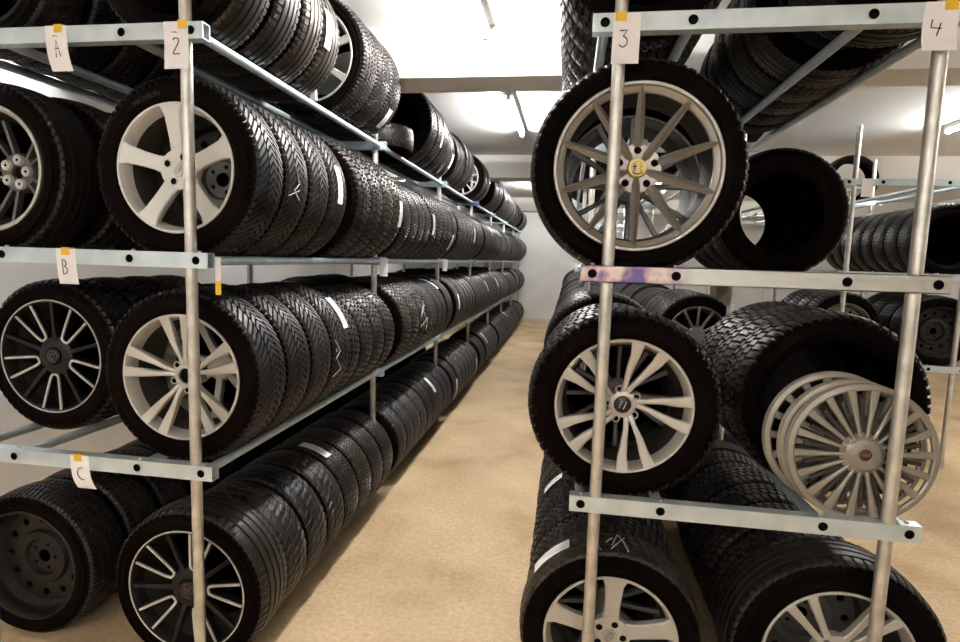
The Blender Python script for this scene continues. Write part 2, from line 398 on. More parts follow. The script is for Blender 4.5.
        if style == 'pocket_red':
            cp.add([(x, f + .0108, z) for x, z in ((-.013, -.014), (.013, -.014), (.013, .014), (-.013, .014))], [(0, 1, 2, 3)], 2)
            text_into(cp, 'FIAT', .0125, f + .010, 1)
            cp.tube([(-.014, f + .0105, -.015), (.014, f + .0105, -.015), (.014, f + .0105, .015), (-.014, f + .0105, .015), (-.014, f + .0105, -.015)], .0010, 5, 1)
        else:
            cp.tube([(.011 * cos(t), f + .0112, .012 * sin(t)) for t in [.5 + tau * .85 * i / 20 for i in range(21)]], .0016, 6, 1)
            cp.tube([(-.008, f + .0112, -.010), (.010, f + .0112, -.010)], .0014, 6, 1)
        kid('centre_cap', cp, [M['black_paint'], M['alu_dark'], M['badge_red']], label='dark centre cap with ringed badge')
    elif style == 'ten':
        main = M['alu_grey']
        bp_ = barrel(W, Rr, .012); body.revolve(bp_, 110, 0, True)
        fl = MB(); fl.revolve([(f + .001, Rr + .008), (f + .008, Rr + .001), (f + .012, Rr - .014), (f + .020, Rr - .022), (f + .03, Rr - .022)], 110); kid('lip', fl, main)
        hb = MB(); lug = [(.060 * cos(ph + tau * i / 5), .060 * sin(ph + tau * i / 5), .0125) for i in range(5)]
        plate(circ(.080), lug, f + .034, f + .062, 0, hb); kid('hub', hb, main)
        for i in range(10):
            sp = MB(); a = ph + tau * i / 10
            spoke(sp, a, ([] if i % 2 == 0 else [(.034, .014, f + .034, .03, 0)]) + ([(.074, .0135, f + .026, .03, 0)] if i % 2 == 0 else []) + [((.062 if i % 2 else .080), .0135, f + .024, .034, 0), (.09, .0155, f + .018, .034, 0), (.13, .0155, f + .013, .032, 0), (.18, .0140, f + .008, .03, 0), (Rr - .03, .0105, f + .003, .026, 0), (Rr - .008, .0035, f + .001, .02, 0)], bev=.009, ridge=.011)
            kid('spoke', sp, main, 20)
        cp = MB(); cp.revolve([(f + .012, 0), (f + .012, .019), (f + .010, .022), (f + .011, .029), (f + .03, .033), (f + .05, .033)], 40, 0)
        # round badge: cream field, red cross, green serpent squiggle, dark lower rim
        cp.add([(.019 * cos(t), f + .0113, .019 * sin(t)) for t in [pi / 2 + pi * i / 14 for i in range(15)]], [tuple(range(15))], 1)
        cp.add([(.019 * cos(t), f + .0113, .019 * sin(t)) for t in [-pi / 2 + pi * i / 14 for i in range(15)]], [tuple(range(15))], 4)
        for x0, x1, z0, z1 in ((-.011, -.007, -.011, .013), (-.016, -.002, .001, .005)):
            cp.add([(x0, f + .0106, z0), (x1, f + .0106, z0), (x1, f + .0106, z1), (x0, f + .0106, z1)], [(0, 1, 2, 3)], 2)
        cp.tube([(.010 + .004 * sin(k * 1.3), f + .0105, -.013 + .0026 * k) for k in range(11)], .0013, 5, 3)
        cp.tube([(.0215 * cos(t), f + .0102, .0215 * sin(t)) for t in [-2.4 + 1.7 * i / 14 for i in range(15)]], .0018, 6, 5)
        kid('centre_cap', cp, [M['gold'], M['badge_white'], M['badge_red'], M['badge_green'], M['gold'], M['badge_black']], label='gold centre cap with round badge')
        for i in range(5):
            a = ph + tau * i / 5; l = MB(); t = MB(); t.revolve([(f + .036, .0125), (f + .050, .0125), (f + .050, 0)], 18)
            l.add([(p[0] + .060 * cos(a), p[1], p[2] + .060 * sin(a)) for p in t.v], t.f, 0); kid('lug_hole', l, M['hole'])
    elif style == 'ysplit':
        main = M['alu_warm']
        body.revolve(barrel(W, Rr), 96, 0, True)
        hb = MB(); lug = [(.054 * cos(ph + tau * i / 5), .054 * sin(ph + tau * i / 5), .0125) for i in range(5)]
        plate(circ(.076), lug + [(0, 0, .026)], f + .030, f + .062, 0, hb); kid('hub', hb, main)
        for i in range(5):
            for sgn in (-1, 1):
                sp = MB(); a = ph + tau * i / 5 + sgn * radians(9.5)
                spoke(sp, a, [(.062, .013, f + .032, .03, sgn * .005), (.10, .0115, f + .022, .03, sgn * .001), (.17, .0135, f + .012, .028, 0), (Rr - .01, .017, f + .004, .02, 0), (Rr + .002, .019, f + .002, .01, 0)], bev=.004)
                kid('spoke', sp, main)
        cp = MB(); cp.revolve([(f + .026, 0), (f + .026, .022), (f + .03, .0265), (f + .05, .027)], 32); kid('centre_cap', cp, M['alu_dark'])
    elif style == 'thin':       # seen from its back: deep barrel, far hub, pale pads round the nuts
        g = f; 
        main = M['alu_dark']
        body.revolve(barrel(W, Rr), 96, 0, True)
        lp = MB(); lp.revolve([(f + .010, Rr + .0105), (f - .001, Rr + .0105), (f - .0016, Rr + .003), (f + .004, Rr - .006), (f + .012, Rr - .012)], 96); kid('lip', lp, M['alu_warm'], label='pale silver rim lip')
        f = f + .095
        hb = MB(); hb.revolve([(f + .05, .026), (f + .038, .028), (f + .036, .075), (f + .045, .082), (f + .07, .084)], 48); kid('hub', hb, main)
        for i in range(5):
            a = ph + tau * i / 5; l = MB(); x, z = .052 * cos(a), .052 * sin(a); t = MB()
            t.revolve([(f + .024, .006), (f + .022, .019), (f + .026, .022), (f + .05, .023)], 20); l.add([(p[0] + x, p[1], p[2] + z) for p in t.v], t.f, 0)
            t = MB(); t.revolve([(f + .024, .006), (f + .03, .006), (f + .03, 0)], 14); l.add([(p[0] + x, p[1], p[2] + z) for p in t.v], t.f, 1)
            kid('lug_seat', l, [M['alu_white'], M['hole']], label='pale round lug seat with dark bore')
            for sgn in (-1, 1):
                sp = MB(); spoke(sp, a + tau / 10 + sgn * .20, [(.07, .007, f + .036, .03, 0), (.15, .007, f + .022, .03, 0), (Rr - .008, .009, f + .008, .02, 0)], bev=.003); kid('spoke', sp, main)
        cp = MB(); cp.disc(f + .052, .028); kid('centre_bore', cp, M['hole'])
    elif style == 'black_solid':
        main = M['black_paint']; body.revolve(barrel(W, Rr), 72, 0, True); hb = MB()
        hb.revolve([(-.10 * W, Rr - .02), (-.14 * W, .15), (-.12 * W, .13), (-.15 * W, .07), (-.15 * W, 0)], 60); kid('disc', hb, main)
    elif style in ('steel', 'black_steel'):
        main = M['alu_dark'] if style == 'steel' else M['black_paint']
        body.revolve(barrel(W, Rr), 72, 0, True); hb = MB()
        holes = [(.155 * (Rr / .215) * cos(tau * i / 12), .155 * (Rr / .215) * sin(tau * i / 12), .016) for i in range(12)] + [(.054 * cos(tau * i / 5), .054 * sin(tau * i / 5), .009) for i in range(5)] + [(0, 0, .03)]
        plate(circ(Rr - .012, 48), holes, -.02 * W - .01, -.02 * W, 0, hb)
        hb.revolve([(-.02 * W - .012, .125), (-.02 * W - .026, .115), (-.02 * W - .026, .085), (-.02 * W - .010, .075)], 48); kid('disc', hb, main)
    elif style in ('seven', 'multi', 'dark_multi'):
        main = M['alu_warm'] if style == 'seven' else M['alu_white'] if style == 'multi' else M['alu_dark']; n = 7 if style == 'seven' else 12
        body.revolve(barrel(W, Rr), 80, 0, True)
        hb = MB(); hb.revolve([(f + .028, 0), (f + .028, .055), (f + .035, .065), (f + .06, .067)], 36); kid('hub', hb, main)
        for i in range(n):
            sp = MB(); w = .017 if n == 7 else .009
            spoke(sp, ph + tau * i / n, [(.055, w, f + .03, .03, 0), (.12, w * .9, f + .018, .03, 0), (Rr, w * 1.3, f + .003, .015, 0)], bev=.004); kid('spoke', sp, main)
    kids.append(('inner_barrel', inner_barrel(W, Rr), 'dull brown inner barrel'))
    out = (body.mesh('rim', main, 35), kids)
    _rc[key] = out; return out

def make_tyre(x, yc, zc, R, W, Rr, kind, label, group, stk=(), chalk=None, rotz=0., spin=None):
    sp = rnd.uniform(0, 6.28) if spin is None else spin
    o = link('tyre', tyre_mesh(R, W, Rr, kind), None, (x, yc, zc), (0, sp, rotz)); tag(o, label, 'tyre', group)
    add_marks(o, R, W, sp, stk, chalk)
    return o
def add_marks(o, R, W, sp, stk, chalk):
    for (a0, a1, y0, y1) in stk: link('sticker', sticker_mesh(R, a0 + sp, a1 + sp, y0, y1), o)
    if chalk: link('chalk_mark', chalk_mesh(R, chalk, sp), o)
def make_wheel(x, yc, zc, R, W, Rr, kind, style, ph, label, group, stk=(), chalk=None, rotz=0., valve=True, sidetext=None):
    root = bpy.data.objects.new('car_wheel', None); COL.objects.link(root); root.location = (x, yc, zc - R); root.rotation_euler = (0, 0, rotz); root.empty_display_size = .05
    tag(root, label, 'wheel', group)
    sp = rnd.uniform(0, 6.28); t = link('tyre', tyre_mesh(R, W, Rr, kind), root, (0, 0, R), (0, sp, 0))
    add_marks(t, R, W, sp, stk, chalk)
    body, kids = rim(style, W, Rr, ph)
    rm = link('rim', body, root, (0, 0, R))
    for (n, me, lb) in kids:
        k = link(n, me, rm)
        if lb: k['label'] = lb
    if sidetext:
        s, rad, ang, size = sidetext; me = text_mesh(s, size, .0008); mb = MB(); vs = []
        for v in me.vertices:
            a = radians(ang) - v.co.x / rad; r = rad + v.co.y
            vs.append((r * cos(a), -.497 * W - v.co.z - .0008, r * sin(a)))
        mb.add(vs, [tuple(p.vertices) for p in me.polygons]); link('sidewall_lettering', mb.mesh('lettering', M['letter'], 0), root, (0, 0, R))
    return root

# ------------------------------------------------------------------ racks
HZ = dict(A=H + .750, B=H - .036, C=H - .826, D=H - 1.616)
TR = .018                                   # rail tube radius
def rack(name, label, rails, posts, ys, y_end, levels, x0, x1, posttop, tint=None, detail_levels=('A', 'B', 'C'), poststart=0.):
    root = bpy.data.objects.new(name, None); COL.objects.link(root); root.location = (x0, ys[0], 0); tag(root, label, 'rack')
    off = Vector((-x0, -ys[0], 0))
    hb = .028; db = .021                     # half height, half depth of the square cross bar
    def barmesh(lv, z, detail, m):
        mb = MB(); n = 14; rh = .0135
        xs = sorted(rails)
        # front and back faces with round holes at each rail
        for side in (-1, 1):
            bm_ = MB(); outer = [(x0, -hb), (x1, -hb), (x1, hb), (x0, hb)]
            plate(outer, [(x, 0, rh) for x in xs], side * db, side * (db - .003), 0, bm_)
            mb.add([(p[0] - x0, p[1], p[2]) for p in bm_.v], bm_.f)
        mb.box(0, x1 - x0, -db, db, hb - .003, hb); mb.box(0, x1 - x0, -db, db, -hb, -hb + .003)
        return mb.mesh('bar', m, 30)
    base = None
    for lv in levels:
        z = HZ[lv]
        for i, y in enumerate(ys):
            m = M['galv_tint'] if (tint and lv == tint and i == 0) else M['galv']
            me = barmesh(lv, z, True, m) if (m is M['galv_tint'] or base is None) else base
            if m is M['galv'] and base is None: base = me
            b = link('cross_bar', me, root, (0, y - ys[0], z))
            if i == 0:
                for x in sorted(rails):
                    h = MB(); h.revolve([(0, 0), (0, .012), (-.010, .0132), (-.0205, .0132), (-.0225, .0150), (-.0225, .0118), (-.012, .0112), (-.012, 0)], 20)
                    k = link('rail_end', h.mesh('rail_end', M['hole'], 35), b, (x - x0, .0, 0))
                    g = MB(); g.revolve([(0, 0), (0, .007), (.006, .007), (.008, .004), (.008, 0)], 10)
                    me2 = g.mesh('bolt', M['bolt'], 35); k = link('bolt', me2, b, (x - x0, 0, hb - .001), (radians(90), 0, 0))
    for x in rails:
        for lv in levels:
            mb = MB(); mb.tube([(0, 0.012, 0), (0, y_end - ys[0], 0)], TR, 12); link('side_rail', mb.mesh('side_rail', M['galv'], 40), root, (x - x0, 0, HZ[lv]))
    pm = MB(); pm.tube([(0, 0, 0), (0, 0, posttop)], .0205, 20)
    pme = pm.mesh('post', M['galv_tube'], 40)
    for x in posts:
        for y in ys:
            link('post', pme, root, (x - x0, y - ys[0], poststart))
    return root

LY = [1.89 + 1.97 * i for i in range(8)]; LY[-1] = 15.66
BAYL = LY
Lr = [-2.385, -2.12, -1.582, -1.317]
rack('tyre_rack', 'long galvanised steel tyre rack left of the aisle, with posts and shelf rails', Lr, [-2.29, -1.350], LY, 15.68, 'ABC', -2.43, -1.272, 2.84)
RY = [1.935 + 1.97 * i for i in range(7)]
Rr_ = [.078, .343, .851, 1.105]
rack('tyre_rack', 'galvanised steel tyre rack right of the aisle, carrying number cards 3 and 4', Rr_, [.1276, 1.050], RY, 13.8, 'ABC', .040, 1.142, 2.84, tint='B')
TX = 2.252
TY = [5.40, 7.05, 8.70, 10.35]
rack('tyre_rack', 'far galvanised rack with a nearly empty top shelf beyond the second aisle', [x + TX for x in Rr_], [2.38, 3.302], TY, 10.4, 'ABC', 2.295, 3.40, H + 1.22)
# pad below the feet: posts stand on the floor

# ------------------------------------------------------------------ rows of tyres
ONES = 'first second third fourth fifth sixth seventh eighth ninth tenth eleventh twelfth thirteenth fourteenth fifteenth sixteenth seventeenth eighteenth nineteenth'.split()
TENS = {2: 'twenty', 3: 'thirty', 4: 'forty', 5: 'fifty', 6: 'sixty'}
TENTH = {2: 'twentieth', 3: 'thirtieth', 4: 'fortieth', 5: 'fiftieth', 6: 'sixtieth'}
def ordinal(n):
    if n < 20: return ONES[n - 1]
    t, o = divmod(n, 10)
    return TENTH[t] if o == 0 else TENS[t] + '-' + ONES[o - 1]

CRADLE = .1325
def rest_z(lv, R): return R if lv == 'D' else HZ[lv] + sqrt((R + TR) ** 2 - CRADLE ** 2)
# marks on treads (row: list of (Y, angle0, angle1)) and chalk, see MARKS below
MARKS = {'L1': [(2.641, -0.306, 0.236), (3.607, -0.9, -0.484), (4.952, -0.389, 0.135), (5.573, -0.607, -0.148), (10.196, -0.011, 0.709)], 'L2': [(2.689, -0.157, 0.377), (3.703, -0.321, 0.167), (4.744, -0.281, 0.25), (5.556, -0.662, -0.176), (6.83, -0.282, 0.241), (8.661, 0.296, 1.016), (9.64, 0.387, 1.107), (15.257, 0.588, 1.039)], 'L3': [(2.81, 0.328, 0.871), (3.798, 0.522, 1.09), (5.372, 0.789, 1.509), (7.4, 0.96, 1.68), (5.949, -0.088, 0.404), (8.29, 0.187, 0.707), (9.406, 0.223, 0.695), (10.834, 0.381, 0.951), (13.66, 0.856, 1.449), (15.714, 1.088, 1.644)], 'L4': [(2.925, 0.954, 1.511), (3.868, 0.285, 0.872), (5.105, 0.459, 0.99), (6.01, -0.474, 0.246), (7.279, -0.448, 0.257), (8.447, 0.386, 0.976), (11.622, 0.669, 1.135), (14.285, 1.109, 1.829)], 'R3': [(5.779, 1.771, 2.257)], 'R4': [(2.103, 2.063, 2.584), (2.923, 2.209, 2.609)]}
CHALK = {'L3': [(2.628, [[(0.199, 2.629), (0.028, 2.689), (-0.059, 2.617), (-0.255, 2.727), (-0.338, 2.645)], [(0.081, 2.47), (0.035, 2.616)]]), (4.462, [[(0.091, 4.142), (0.384, 4.522), (0.148, 4.264), (0.492, 4.783)], [(0.478, 4.259), (-0.075, 4.648)], [(-0.136, 4.239), (0.054, 4.573), (-0.269, 4.732)]])], 'L2': [(2.237, [[(0.174, 2.234), (-0.043, 2.259), (-0.134, 2.22), (-0.232, 2.275)], [(-0.202, 2.169), (-0.119, 2.262)]])], 'R4': [(2.063, [[(1.587, 2.047), (1.512, 2.131), (1.457, 2.083), (1.422, 2.015)], [(1.649, 2.067), (1.575, 2.101)], [(1.604, 2.017), (1.436, 2.117)], [(1.74, 2.045), (1.713, 2.008)]])]}
STUFF = {}
def fill(row, cx, lv, sets, bays, phrase, group, y0=None, limit=None, gaps=(), wheels=None, dz=0):
    """sets: list of (count, R, W, Rr, kind); goes along Y, keeping clear of posts"""
    seq = []
    for (n, R, W, Rr, kind) in sets: seq += [(R, W, Rr, kind)] * n
    y = (y0 if y0 is not None else bays[0] + .06); k = 0; idx = 0; end = bays[-1] - .03
    wheels = wheels or {}
    while True:
        if idx >= len(seq):
            R = rnd.choice([.305, .315, .325, .335]); W = rnd.choice([.195, .205, .215, .225, .235]); kind = rnd.choice(['vee', 'arrow', 'block', 'sipe', 'sipe', 'rib', 'worn', 'block'])
            R, W, Rr, kind = rnd.choice(POOL)
            seq += [(R, W, Rr, kind)] * rnd.choice([4, 4, 2, 3])
        R, W, Rr, kind = seq[idx]
        for g0, g1 in gaps:
            if y < g1 and y + W > g0: y = g1
        while k < len(bays) - 1 and y > bays[k + 1] - .03 : k += 1
        if k < len(bays) - 1 and y + W > bays[k + 1] - .026: y = bays[k + 1] + .03; k += 1
        for g0, g1 in gaps:
            if y < g1 and y + W > g0: y = g1
        if y + W > end: break
        zc = rest_z(lv, R); yc = y + W / 2
        if limit is not None and idx >= limit:
            STUFF.setdefault(row, []).append((cx, yc, zc, R, W, Rr))
        else:
            stk = []
            for (Y, a0, a1) in MARKS.get(row, []):
                if y <= Y < y + W:
                    yo = max(-.34 * W, min(.34 * W, Y - yc)); hw = .030
                    stk.append((a0, a1, yo - hw, yo + hw))
            ck = None
            for (Y0, strokes) in CHALK.get(row, []):
                if y <= Y0 < y + W: ck = [[(a, max(-.42 * W, min(.42 * W, yy - yc))) for a, yy in s] for s in strokes]
            extra = ' with white sticker' if stk else (' with chalk scribble' if ck else '')
            n = idx + 1
            lab = f"{KLAB[kind]}{extra}, {ordinal(n)} from front, {phrase}"
            rz = radians(rnd.uniform(-.6, .6)); xj = 0
            wk = idx if idx in wheels else next((q for q in wheels if isinstance(q, float) and y <= q < y + W), None)
            if wk is not None:
                w = wheels[wk]
                make_wheel(cx + xj - (.05 if row == 'l2' else 0), yc, zc, R, W, Rr, kind, w[0], w[1], w[2] or lab, group, stk, ck, 0., sidetext=w[3] if len(w) > 3 else None)
            else:
                make_tyre(cx + xj, yc, zc, R, W, Rr, kind, lab, group, stk, ck, rz)
        y += W + .003; idx += 1
    return idx
POOL = [(.315, .205, .213, 'vee'), (.305, .195, .20, 'sipe'), (.322, .215, .225, 'block'), (.328, .225, .225, 'rib'), (.315, .205, .213, 'sipe'), (.31, .205, .205, 'arrow'), (.325, .22, .22, 'worn'), (.305, .205, .205, 'block')]
LC, lc = -1.458, -2.2525
RC_, R4 = .2105, .978
POOL.append((.292, .19, .19, 'arrow')); POOL.append((.335, .235, .235, 'vee'))
# left rack, aisle column
fill('L1', LC, 'A', [(3, .315, .212, .213, 'rib'), (1, .308, .205, .225, 'rib'), (3, .338, .225, .245, 'sipe')], LY, "left rack's top shelf", 'tyres along the top shelf of the left rack', gaps=((2.82, 3.05), (3.74, 4.56), (6.80, 7.535), (7.775, 7.83), (8.22, 8.68), (13.7, 14.2)),
     wheels={4: ('seven', 20, "wide wheel with silver spoked rim facing out from left rack's top shelf"), 7.60: ('multi', 10, "wheel with white multi-spoke rim showing on left rack's top shelf")})
fill('L2', LC, 'B', [(4, .343, .212, .229, 'vee'), (4, .347, .205, .225, 'block'), (4, .318, .2, .21, 'sipe'), (4, .325, .205, .205, 'block')], LY, "left rack's second shelf, aisle side", 'tyres along the second shelf of the left rack, aisle side', gaps=((2.83, 2.95),),
     wheels={0: ('five', 93, "wheel with pale five-spoke alloy rim behind number card 2", ('MICHELIN', .272, 112, .026)), 1: ('steel', 0, "steel wheel hidden behind the five-spoke wheel on the second shelf")})
fill('L3', LC, 'C', [(4, .344, .222, .237, 'vee'), (4, .322, .215, .225, 'block'), (4, .33, .222, .22, 'block')], LY, "left rack's third shelf, aisle side", 'tyres along the third shelf of the left rack, aisle side',
     wheels={0: ('pairs', 95, "wheel with silver paired-spoke alloy and open hub, left rack's third shelf"), 1: ('seven', 10, None)})
fill('L4', LC, 'D', [(1, .338, .235, .243, 'rib'), (3, .318, .222, .215, 'worn'), (4, .318, .215, .213, 'sipe'), (4, .31, .205, .205, 'worn')], LY, "left rack's bottom row, aisle side", 'tyres along the bottom row of the left rack, aisle side',
     wheels={0: ('pocket_red', 146, "black wheel with bright edged spokes and red badge, left rack's bottom row")})
# left rack, wall column
INN = 5
fill('l1', lc, 'A', [(4, .315, .205, .213, 'sipe')], LY[:3], "left rack's top shelf, wall side", 'tyres on the top shelf of the left rack, wall side', limit=INN, gaps=((3.70, 4.15),))
fill('l2', lc, 'B', [(4, .345, .225, .24, 'rib')], LY, "left rack's second shelf, wall side", 'tyres on the second shelf of the left rack, wall side', limit=INN, y0=1.98,
     wheels={0: ('thin', 75, "dark wheel with pale rim lip and round lug seats, below letter card A")})
fill('l3', lc, 'C', [(4, .345, .215, .243, 'block')], LY, "left rack's third shelf, wall side", 'tyres on the third shelf of the left rack, wall side', limit=INN, y0=2.17,
     wheels={0: ('pocket', 124, "black wheel with bright edged spokes and grey badge, beneath card B")})
fill('l4', lc, 'D', [(4, .325, .225, .235, 'sipe')], LY[:4], "left rack's bottom row, wall side", 'tyres on the bottom row of the left rack, wall side', limit=INN, y0=2.0,
     wheels={0: ('black_steel', 75, "dark steel wheel in deep shadow, left rack's bottom row, wall side")})
# right rack, aisle column
fill('R1', RC_, 'A', [(4, .298, .195, .2, 'block'), (4, .298, .2, .2, 'sipe')], RY[:4], "right rack's top shelf, aisle side", 'tyres on the top shelf of the right rack, aisle side', y0=2.0, limit=8, gaps=((3.70, 4.15), (8.2, 8.7)))
fill('R2', RC_, 'B', [(1, .360, .225, .265, 'rib'), (1, .33, .225, .245, 'rib')], [1.935, 2.50], "right rack's second shelf, aisle side", 'wheels on the second shelf of the right rack, aisle side', y0=1.975,
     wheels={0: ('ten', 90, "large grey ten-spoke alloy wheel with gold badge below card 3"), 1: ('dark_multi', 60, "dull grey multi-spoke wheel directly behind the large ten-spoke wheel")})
fill('R3', RC_, 'C', [(1, .338, .225, .228, 'block'), (3, .325, .205, .22, 'block')], RY, "right rack's third shelf, aisle side", 'tyres on the third shelf of the right rack, aisle side', y0=1.985, limit=9,
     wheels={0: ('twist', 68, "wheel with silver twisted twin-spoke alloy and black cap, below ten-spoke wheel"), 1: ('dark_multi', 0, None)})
fill('R4', RC_, 'D', [(1, .336, .215, .232, 'worn'), (4, .325, .215, .22, 'block')], RY, "right rack's bottom row, aisle side", 'tyres on the bottom row of the right rack, aisle side', y0=1.985, limit=9,
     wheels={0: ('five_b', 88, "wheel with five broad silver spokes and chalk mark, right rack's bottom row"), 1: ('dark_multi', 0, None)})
# right rack, far column
fill('r1', R4, 'A', [(4, .33, .22, .225, 'rib')], RY[:3], "right rack's top shelf, outer side", 'tyres on the top shelf of the right rack, outer side', y0=2.0, limit=5, gaps=((2.22, 2.45), (3.70, 4.15)), wheels={0: ('black_solid', 0, None), 1: ('black_solid', 0, None)})
fill('r2', R4 - .03, 'B', [(4, .298, .205, .182, 'worn')], [2.8, 3.70], "right rack's second shelf, outer side", 'bare tyres on the second shelf of the right rack, outer side', y0=2.80)
fill('r3', R4, 'C', [(3, .340, .245, .24, 'block'), (4, .315, .22, .21, 'sipe')], RY[:5], "right rack's third shelf, outer side", 'tyres on the third shelf of the right rack, outer side', y0=2.20, limit=7, gaps=((2.96, 4.43),),
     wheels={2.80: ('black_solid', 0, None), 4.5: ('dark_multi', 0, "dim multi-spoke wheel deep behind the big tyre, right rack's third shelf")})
fill('r4', R4, 'D', [(1, .362, .235, .243, 'rib'), (4, .33, .22, .23, 'block')], RY[:5], "right rack's bottom row, outer side", 'tyres on the bottom row of the right rack, outer side', y0=1.985, limit=7,
     wheels={0: ('ysplit', 124, "wheel with five split silver spokes, right rack's bottom row below hubcaps"), 1: ('steel', 0, None)})
# far rack
FX1, FX2 = RC_ + TX, R4 + TX
fill('f2', FX2, 'B', [(8, .325, .215, .215, 'arrow')], [5.40, 7.40], "far rack's second shelf", 'tyres on the second shelf of the far rack', y0=5.5)
fill('f3a', FX1, 'C', [(1, .32, .215, .215, 'block'), (3, .32, .215, .215, 'block')], [5.40, 6.45], "far rack's third shelf, aisle side", 'tyres on the third shelf of the far rack', y0=5.5,
     wheels={0: ('steel', 0, "steel wheel with ring of holes on far rack, seen over big tyre")})
fill('f3b', FX2, 'C', [(4, .32, .215, .215, 'sipe')], [5.40, 6.45], "far rack's third shelf, outer side", 'tyres on the outer third shelf of the far rack', y0=5.5,
     wheels={0: ('black_steel', 0, "dark steel wheel at the front of far rack's outer third shelf")})
fill('f4', FX2, 'D', [(4, .32, .215, .215, 'sipe')], [7.05, 8.2], "far rack's bottom row", 'tyres on the bottom row of the far rack')
make_tyre(FX2 - .06, 7.32, rest_z('A', .29) , .29, .2, .21, 'rib', "single bare tyre standing on far rack's nearly empty top shelf", None)
# tyre lying on its side under the beam
fx = link('tyre', tyre_mesh(.275, .185, .19, 'arrow'), None, (LC + .0, 4.20, HZ['A'] + TR + .0935), (radians(90), 0, 0))
tag(fx, "small brownish tyre lying flat on left rack's top shelf beneath the ceiling beam", 'tyre')

# the remaining tyres, deep in the racks
LOW = [(-.40, 0), (-.47, -.02), (-.5, -.05), (-.47, None), (-.40, None)]
def low_tyre(mb, cx, yc, zc, R, W, Rr):
    prof = [(-.40 * W, R - .004), (0, R), (.40 * W, R - .004), (.46 * W, R - .02), (.5 * W, (R + Rr) / 2), (.42 * W, Rr), (.36 * W, Rr), (.44 * W, (R + Rr) / 2), (.38 * W, R - .03), (-.38 * W, R - .03), (-.44 * W, (R + Rr) / 2), (-.36 * W, Rr), (-.42 * W, Rr), (-.5 * W, (R + Rr) / 2), (-.46 * W, R - .02)]
    t = MB(); t.revolve(prof, 40, 0, True); mb.add([(p[0] + cx, p[1] + yc, p[2] + zc) for p in t.v], t.f)
if STUFF:
    mb = MB()
    for row, lst in STUFF.items():
        for a in lst: low_tyre(mb, *a)
    o = link('stored_tyres', mb.mesh('stored_tyres', M['side_dull'], 40)); tag(o, 'remaining black tyres deep inside the racks, hidden behind the front ones', 'tyres', kind='stuff')

# ------------------------------------------------------------------ hubcaps leaning in front of the big tyre
def hubcap_meshes(R=.229):
    body = MB(); body.revolve([(.0, R - .012), (-.012, R - .002), (-.014, R - .008), (-.016, R - .017), (-.012, R - .023), (-.004, R - .024), (.012, R - .008), (.012, R)], 96, 0, True)
    kids = []
    hb = MB(); hb.revolve([(-.030, 0), (-.030, .044), (-.027, .050), (-.018, .062), (-.010, .070), (-.004, .070)], 48); kids.append(('hub', hb.mesh('hub', M['cap_silver'], 35), None))
    n = 18
    for i in range(n):
        a = radians(103) + 2 * pi * i / n; s = MB()
        spoke(s, a, [(.058, .0055, -.022, .018, 0), (.10, .0065, -.021, .016, 0), (.15, .0095, -.019, .014, 0), (R - .02, .0135, -.016, .012, 0)], bev=.003, ridge=.001); kids.append(('fin', s.mesh('fin', M['cap_silver'], 30), None))
    bk = MB(); bk.revolve([(-.008, .068), (-.006, .10), (-.002, .125)], 48)
    for i in range(n):
        a = radians(103 + 10) + 2 * pi * i / n
        spoke(bk, a, [(.07, .006, -.010, .008, 0), (R - .05, .0075, -.006, .006, 0)], bev=.002)
    kids.append(('inner_web', bk.mesh('inner_web', M['dust'], 35), 'darker inner ribs behind the fins'))
    cp = MB(); cp.revolve([(-.0305, 0), (-.0305, .019), (-.0300, .021)], 32, 0); text_into(cp, 'FIAT', .0145, -.0312, 1)
    cp.tube([(.0198 * cos(t), -.0308, .0198 * sin(t)) for t in [2 * pi * i / 28 for i in range(29)]], .0009, 5, 1)
    kids.append(('badge', cp.mesh('badge', [M['badge_red'], M['alu_grey']], 30), 'round dark red badge'))
    return body.mesh('ring', M['cap_silver'], 35), kids
CB, CK = hubcap_meshes()
def hubcap(x, y, z, tilt, spin, label, rz=0):
    r = bpy.data.objects.new('hubcap', None); COL.objects.link(r); r.location = (x, y, z); r.rotation_euler = (radians(tilt), radians(spin), radians(rz)); tag(r, label, 'hubcap', 'silver wheel covers stacked before the big tyre')
    link('ring', CB, r)
    for n, me, lb in CK:
        k = link(n, me, r)
        if lb: k['label'] = lb
    return r
hubcap(.970, 1.975, HZ['C'] + .202 + .033, -3, 0, 'silver finned hubcap with red badge, frontmost of the three')
hubcap(.958, 2.018, HZ['C'] + .205 + .034, -4, 7, 'silver hubcap tucked right behind the front one, only its edge showing')
hubcap(.928, 2.075, HZ['C'] + .217 + .034, -5, 3, 'rear silver hubcap shifted left, with several fins visible, against the big tyre')

# ------------------------------------------------------------------ cards and tags
def arc(cx, cz, rx, rz, a0, a1, n=14): return [(cx + rx * cos(radians(a0 + (a1 - a0) * i / n)), cz + rz * sin(radians(a0 + (a1 - a0) * i / n))) for i in range(n + 1)]
GL = {
 '2': [arc(-.001, .018, .011, .010, 165, -30, 12) + [(-.013, -.024), (-.010, -.026), (.014, -.025)]],
 '3': [[(-.012, .028), (.010, .029), (-.001, .011)] + arc(-.001, -.006, .013, .016, 80, -150, 14)],
 '4': [[(-.012, .024), (-.013, .002), (.015, -.001)], [(.012, .014), (.003, -.022)]],
 'A': [[(-.009, -.028), (-.001, .028), (.010, -.026)], [(-.007, .001), (.007, .001)]],
 'B': [[(-.009, .026), (-.008, -.026)], [(-.009, .026)] + arc(-.003, .014, .010, .012, 90, -80, 10) + arc(-.004, -.012, .014, .014, 80, -110, 12)],
 'C': [arc(.006, 0, .018, .025, 75, 285, 16)],
}
